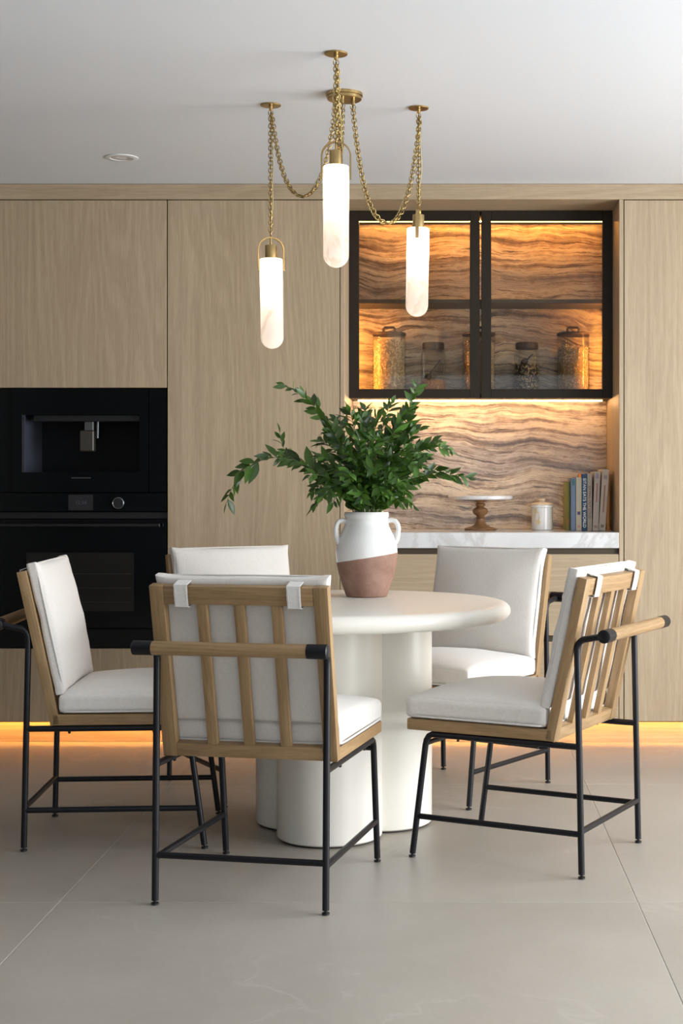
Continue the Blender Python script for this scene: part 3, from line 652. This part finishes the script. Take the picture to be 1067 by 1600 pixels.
def make_chair():
    r = thing('dining_chair', '', 'chair', (0, 0, 0), 0, 'dining chairs around the round table')
    wr_, wf_, d_, zs, rail = .240, .2404, .5573, .127, .380
    lean = lambda z: .0143 * z / .67
    fy = lambda z: d_ + (.5065 - d_) * z / .38
    for s in (-1, 1):
        x = s * wr_
        bm = bmesh.new()                              # rear leg bends back into the handle bar
        pts = [(x, lean(.012), .012), (x, lean(.3), .3), (x, lean(.64), .64)]
        cy_, cz_, rr = lean(.66) - .032, .662, .032
        pts += arc((cy_, cz_), rr, 0.05, PI / 2 - .35, 6, 'yz', x) + [(x, -.0787 + .012, .7035)]
        tube(bm, pts, RT, 12); lg = obj('leg', bm, M['metal'], r, 60)
        bm = bmesh.new(); lathe(bm, [(.0085, .0003), (.0105, .001), (.0105, .006), (.004, .007), (.004, .013)], 14, (x, 0, 0)); obj('foot', bm, M['black'], lg)
        x = s * wf_
        bm = bmesh.new(); pts = [(x, fy(.012), .012), (x, fy(.2), .2), (x, fy(.345), .345)]
        pts += [(x, fy(.345) - .004, .362), (x, fy(.345) - .012, .374), (x, fy(.345) - .024, .380), (x, fy(.345) - .04, rail)]
        tube(bm, pts, RT, 12); lg = obj('leg', bm, M['metal'], r, 60)
        bm = bmesh.new(); lathe(bm, [(.0085, .0003), (.0105, .001), (.0105, .006), (.004, .007), (.004, .013)], 14, (x, d_, 0)); obj('foot', bm, M['black'], lg)
        bm = bmesh.new(); tube(bm, [(x, fy(.345) - .0395, rail), (s * wr_, lean(rail), rail)], RT, 12); rl = obj('seat_rail', bm, M['metal'], r, 60)
        for yy in (.14, .40):
            bm = bmesh.new(); bmesh.ops.create_uvsphere(bm, u_segments=8, v_segments=6, radius=.005, matrix=Matrix.Translation((x, yy, rail - .0115))); obj('bolt', bm, M['black'], rl)
        bm = bmesh.new(); tube(bm, [(x, fy(zs), zs), (s * wr_, lean(zs), zs)], RT * .93, 12); obj('stretcher', bm, M['metal'], r, 60)
    bm = bmesh.new(); tube(bm, [(-wr_, lean(zs + .008), zs + .008), (wr_, lean(zs + .008), zs + .008)], RT * .93, 12); obj('stretcher', bm, M['metal'], r, 60)
    bm = bmesh.new(); tube(bm, [(-wf_, fy(.352) - .002, .352), (wf_, fy(.352) - .002, .352)], RT * .8, 12); obj('cross_bar', bm, M['metal'], r, 60)
    # wooden bar with black end caps behind the back
    ry, rz_, rl, rr = -.0787, .7055, .2696, .0195
    bm = bmesh.new(); tube(bm, [(-.215, ry, rz_), (.215, ry, rz_)], rr - .0007, 24); bar = obj('handle_bar', bm, M['wx'], r, 60)
    for s in (-1, 1):
        bm = bmesh.new(); tube(bm, [(s * .2135, ry, rz_), (s * (rl - .002), ry, rz_), (s * rl, ry, rz_)], [rr, rr, rr - .0025], 24); cp = obj('end_cap', bm, M['metal'], bar, 40)
    # seat frame
    z0, z1 = .3905, .4245
    hw, yb, yf = .250, .090, .5705
    thing_part('side_rail', r, M['wy'], [(-hw, -hw + .03, yb, yf, z0, z1)], .002); thing_part('side_rail', r, M['wy'], [(hw - .03, hw, yb, yf, z0, z1)], .002)
    thing_part('front_rail', r, M['wx'], [(-hw + .03, hw - .03, yf - .03, yf, z0, z1)], .002)
    B('seat_board', M['wx'], r, -hw + .03, hw - .03, .11, yf - .03, z1 - .012, z1 - .002)
    # reclined back frame, built upright then tilted about its foot
    ang = math.atan2(.0834 + .0207, .8657 - .3876); Lb = math.hypot(.1041, .4781)
    TM = Matrix.Translation((0, .0834, .3885)) @ Matrix.Rotation(ang, 4, 'X')
    th_ = .030; sw = .040
    def bp(name, m_, dims, bev=.0025):
        bm = bmesh.new(); box(bm, *dims, bev, None, 2); o = obj(name, bm, m_, r, 30); o.matrix_local = TM; return o
    bp('back_stile', M['wz'], (-hw, -hw + sw, 0, th_, 0, Lb)); bp('back_stile', M['wz'], (hw - sw, hw, 0, th_, 0, Lb))
    bp('top_rail', M['wx'], (-hw + sw, hw - sw, .001, th_ - .001, Lb - .052, Lb - .001))
    bp('bottom_rail', M['wx'], (-hw + sw, hw - sw, .001, th_ + .004, .001, .038))
    for k in (-1, 0, 1): bp('back_slat', M['wz'], (k * .105 - .0145, k * .105 + .0145, .003, .021, .034, Lb - .051), .0015)
    # cushions
    bm = cushion_mesh(.250, .234, .034, .036, .020, rnd=3.1); sc_ = obj('seat_cushion', bm, M['linen'], r, 80); sc_.location = (0, .342, z1 + .0345)
    for zz_, k_ in ((-.026, 1.004),):
        bm = bmesh.new(); tube(bm, loop_pts(.2505 * k_, .2345 * k_, zz_, 22), .0032, 6, closed=True); obj('piping', bm, M['piping'], sc_, 60)
    hzb = .205
    bm = cushion_mesh(.240, hzb, .0175, .042, .011, rnd=9.4, under=.0, wr=.005, ear=.008); bc = obj('back_cushion', bm, M['linen'], r, 80)
    bc.matrix_local = TM @ Matrix.Translation((0, th_ + .0195, Lb + .015 - hzb)) @ Matrix.Rotation(PI / 2, 4, 'X') @ Matrix.Diagonal((-1, 1, -1, 1))
    bm = bmesh.new(); tube(bm, loop_pts(.2375, hzb + .0, .011, 26), .0026, 6, closed=True); obj('piping', bm, M['piping'], bc, 60)
    for s in (-1, 1):                                 # canvas straps over the top rail
        x0_, x1_ = s * .158 - .019, s * .158 + .019; e_ = .0022
        prof = [(th_ + .010, Lb + .006), (th_ * .55, Lb + .005), (-.0035, Lb + .0035), (-.0045, Lb - .02), (-.0042, Lb - .056), (.004, Lb - .0585), (.018, Lb - .0565)]
        bm = bmesh.new(); rows = []
        for i_, (yy, zz_) in enumerate(prof):
            a_ = Vector(prof[max(0, i_ - 1)]); b_ = Vector(prof[min(len(prof) - 1, i_ + 1)]); tn = (b_ - a_).normalized(); nn = Vector((-tn.y, tn.x)) * -e_
            rows.append([bm.verts.new(c__) for c__ in ((x0_, yy, zz_), (x1_, yy, zz_), (x1_, yy + nn.x, zz_ + nn.y), (x0_, yy + nn.x, zz_ + nn.y))])
        for a_, b_ in zip(rows, rows[1:]):
            for q in range(4): bm.faces.new((a_[q], a_[(q + 1) % 4], b_[(q + 1) % 4], b_[q]))
        bm.faces.new(rows[0]); bm.faces.new(rows[-1]); st_ = obj('strap', bm, M['strap'], r, 50); st_.matrix_local = TM
        bm = bmesh.new()
        for xx in (x0_ + .004, x1_ - .004): box(bm, xx - .0006, xx + .0006, -.0072, -.0062, Lb - .054, Lb - .002)
        o_ = obj('stitching', bm, M['piping'], st_, 0)
    return r
def thing_part(name, parent, m_, dims, bev):
    bm = bmesh.new()
    for d_ in dims: box(bm, *d_, bev)
    return obj(name, bm, m_, parent, 30)
POSE = [((-.573, 3.9246), -.1958, 'dining chair nearest the viewer, slatted oak back turned to us'),
        ((.4801, 4.4462), 1.1003, 'dining chair seen from its side, slatted back towards the tall cupboard by the cookbooks'),
        ((-1.3505, 4.789), -1.5027, 'dining chair in profile in front of the black oven'),
        ((-.888, 5.766), -2.5979, 'dining chair behind the nearest one, only its white back cushion top showing'),
        ((.1614, 5.7254), 2.557, 'dining chair beyond the table, grey-shaded back cushion below the marble worktop')]
ch0 = make_chair()
for k, ((x, y), a, lab) in enumerate(POSE):
    o = ch0 if k == 0 else dup(ch0)
    o.location = (x, y, .0003); o.rotation_euler = (0, 0, a); o['label'] = lab

# ------------------------------------------------------------------ pendant lights on brass chains
def torus_link(bm, cen, t_, nrm, L=.0102, Wd=.0076, wire=.0020, n=12, m_=5):
    t_ = t_.normalized(); nrm = (nrm - t_ * nrm.dot(t_)).normalized(); b = t_.cross(nrm)
    tube(bm, [cen + t_ * (L * math.cos(2 * PI * k / n)) + nrm * (Wd * math.sin(2 * PI * k / n)) for k in range(n)], wire, m_, closed=True)
def resample(pts, step):
    out = [pts[0]]; acc = 0
    for a, b in zip(pts, pts[1:]):
        d = (b - a).length
        while acc + d >= step:
            f_ = (step - acc) / d; a = a.lerp(b, f_); out.append(a); d = (b - a).length; acc = 0
        acc += d
    return out
def chain(parent, pts, origin, cord_off):
    ps = resample(pts, .0128); bm = bmesh.new()
    for i, p in enumerate(ps):
        tn = ps[min(i + 1, len(ps) - 1)] - ps[max(0, i - 1)]
        ref = Vector((1, .35, .2)) if i % 2 else Vector((.25, -1, .3))
        torus_link(bm, p - origin, tn, ref)
    o = obj('chain', bm, M['brassdark'], parent, 80); o['kind'] = 'stuff'
    bm = bmesh.new(); q = resample(pts, .02)
    tube(bm, [p - origin + Vector(cord_off) * min(1, 3 * i / len(q), 3 * (len(q) - 1 - i) / len(q)) + Vector((.0015 * math.sin(i * .9), .0015 * math.cos(i * 1.3), 0)) for i, p in enumerate(q)], .0014, 6)
    obj('cord', bm, M['cord'], parent, 80)
def cat_curve(a, b, sag, k):
    out = []; n = 60
    for i in range(n + 1):
        t_ = i / n; d_ = sag * (math.cosh(k / 2) - math.cosh(k * (t_ - .5))) / (math.cosh(k / 2) - 1)
        p = a.lerp(b, t_); p.z -= d_; out.append(p)
    return out
CN = Vector((-.366, 4.924, CEIL))
mc = thing('ceiling_canopy', 'larger round brass ceiling plate where the three swagged chains meet', 'ceiling plate', CN)
bm = bmesh.new(); lathe(bm, [(.062, -.0005), (.062, -.010), (.058, -.012), (.058, -.020), (.056, -.022)], 48); obj('plate', bm, M['brass'], mc)
posts = [(-.032, .006), (-.004, -.036), (.030, -.012)]
for px_, py_ in posts:
    bm = bmesh.new(); lathe(bm, [(.0065, -.022), (.0065, -.042), (.005, -.0435)], 14, (px_, py_, 0)); ps_ = obj('post', bm, M['brass'], mc)
    bm = bmesh.new(); torus_link(bm, Vector((px_, py_, -.050)), Vector((0, 0, 1)), Vector((1, .3, 0)), .009, .009, .0016); obj('loop', bm, M['brassdark'], ps_)
def pendant(label, hook, ztop, zbot, ringrot, tilt, swag, post, k, cord):
    H_ = Vector(hook); r = thing('pendant_light', label, 'pendant light', H_, 0, 'alabaster pendant lights')
    bm = bmesh.new(); lathe(bm, [(.0355, -.0005), (.0355, -.003), (.034, -.005), (.008, -.0055), (.0065, -.007), (.0065, -.020), (.005, -.022)], 32); cpz = obj('ceiling_cap', bm, M['brass'], r)
    bm = bmesh.new(); torus_link(bm, Vector((0, 0, -.029)), Vector((0, 0, 1)), Vector((1, .4, 0)), .010, .0085, .0016); obj('hook', bm, M['brassdark'], cpz)
    ring_top = ztop + .0735
    top = H_ + Vector((0, 0, -.036)); bot = Vector((H_.x, H_.y, ring_top + .004))
    chain(r, [top.lerp(bot, i / 10) for i in range(11)], H_, cord)
    sw_end = CN + Vector((post[0], post[1], -.056))
    chain(r, cat_curve(sw_end, top + Vector((.004, 0, 0)), swag, k), H_, (cord[0] * -1, cord[1], cord[2]))
    z = ztop - H_.z; zb = zbot - H_.z; R_ = .0392
    TL = Matrix.Translation((0, 0, ring_top - H_.z)) @ Matrix.Rotation(tilt, 4, 'Y') @ Matrix.Translation((0, 0, -(ring_top - H_.z)))
    bm = bmesh.new()                                  # arched brass bracket
    rr = R_ + .0035; zc = z + .0735 - rr
    pts = [(-rr, -.0, z - .040), (-rr, 0, z)] + [(rr * math.cos(a), 0, zc + rr * math.sin(a)) for a in [PI - PI * q / 20 for q in range(21)]] + [(rr, 0, z), (rr, 0, z - .040)]
    prev = None
    for p in pts:
        v_ = Vector(p); c_ = Vector((0, 0, max(zc, p[2]) if p[2] < zc else zc)); nd = (v_ - Vector((0, 0, zc if p[2] > zc else p[2]))).normalized()
        ring = [bm.verts.new(v_ + nd * a + Vector((0, b, 0))) for a, b in ((-.0010, -.006), (.0034, -.006), (.0034, .006), (-.0010, .006))]
        if prev:
            for q in range(4): bm.faces.new((prev[q], prev[(q + 1) % 4], ring[(q + 1) % 4], ring[q]))
        else: bm.faces.new(ring)
        prev = ring
    bm.faces.new(prev); bmesh.ops.transform(bm, matrix=TL @ Matrix.Rotation(ringrot, 4, 'Z'), verts=bm.verts); obj('bracket', bm, M['brass'], r, 40)
    bm = bmesh.new(); lathe(bm, [(.0205, z + .0005), (.0205, z + .046), (.0195, z + .0475), (.004, z + .048), (.003, z + .0735)], 28); bmesh.ops.transform(bm, matrix=TL, verts=bm.verts); obj('socket', bm, M['brass'], r)
    bm = bmesh.new(); prof = [(.021, z), (R_ - .002, z), (R_, z - .002)] + [(R_, z - .002 + (zb + R_ - z + .002) * q / 8) for q in range(1, 9)] + [(R_ * math.cos(a), zb + R_ - R_ * math.sin(a)) for a in [PI / 2 * q / 10 for q in range(1, 10)]] + [(.002, zb)]
    lathe(bm, prof, 40, capb=False); bmesh.ops.transform(bm, matrix=TL, verts=bm.verts); obj('alabaster_shade', bm, M['alabaster'], r, 60)
    l = bpy.data.lights.new('bulb', 'POINT'); l.energy = .75; l.color = (1, .80, .58); l.shadow_soft_size = .02
    lo = bpy.data.objects.new('bulb', l); C.objects.link(lo); lo.parent = r; lo.location = TL @ Vector((0, 0, z - .075))
pendant('front alabaster tube pendant, highest and nearest of the three', (-.357, 4.464, CEIL), 2.110, 1.801, 0, 0, .205, posts[1], 3.0, (-.008, 0, 0))
pendant('lowest alabaster tube pendant, hanging before the tall oak cupboard', (-.6316, 5.07, CEIL), 1.920, 1.610, .25, -.014, .285, posts[0], 5.2, (.007, 0, 0))
pendant('alabaster tube pendant hanging before the glass cabinet, bracket edge-on', (-.1206, 5.108, CEIL), 2.033, 1.725, PI / 2 - .06, .018, .375, posts[2], 5.6, (.009, 0, 0))
# recessed downlight
r = thing('recessed_downlight', 'unlit white recessed downlight in the ceiling', 'downlight', (-1.333, 5.888, CEIL))
bm = bmesh.new(); lathe(bm, [(.044, -.0015), (.046, -.004), (.062, -.0045), (.067, -.0025), (.067, -.0005), (.044, -.0005)], 40); obj('trim_ring', bm, mat('white_trim', (.8, .8, .8), .35), r)
bm = bmesh.new(); lathe(bm, [(.043, -.0004), (.040, -.003), (.030, -.0016), (.003, -.0012)], 32); obj('lens', bm, mat('frosted_lens', (.55, .52, .51), .3), r)
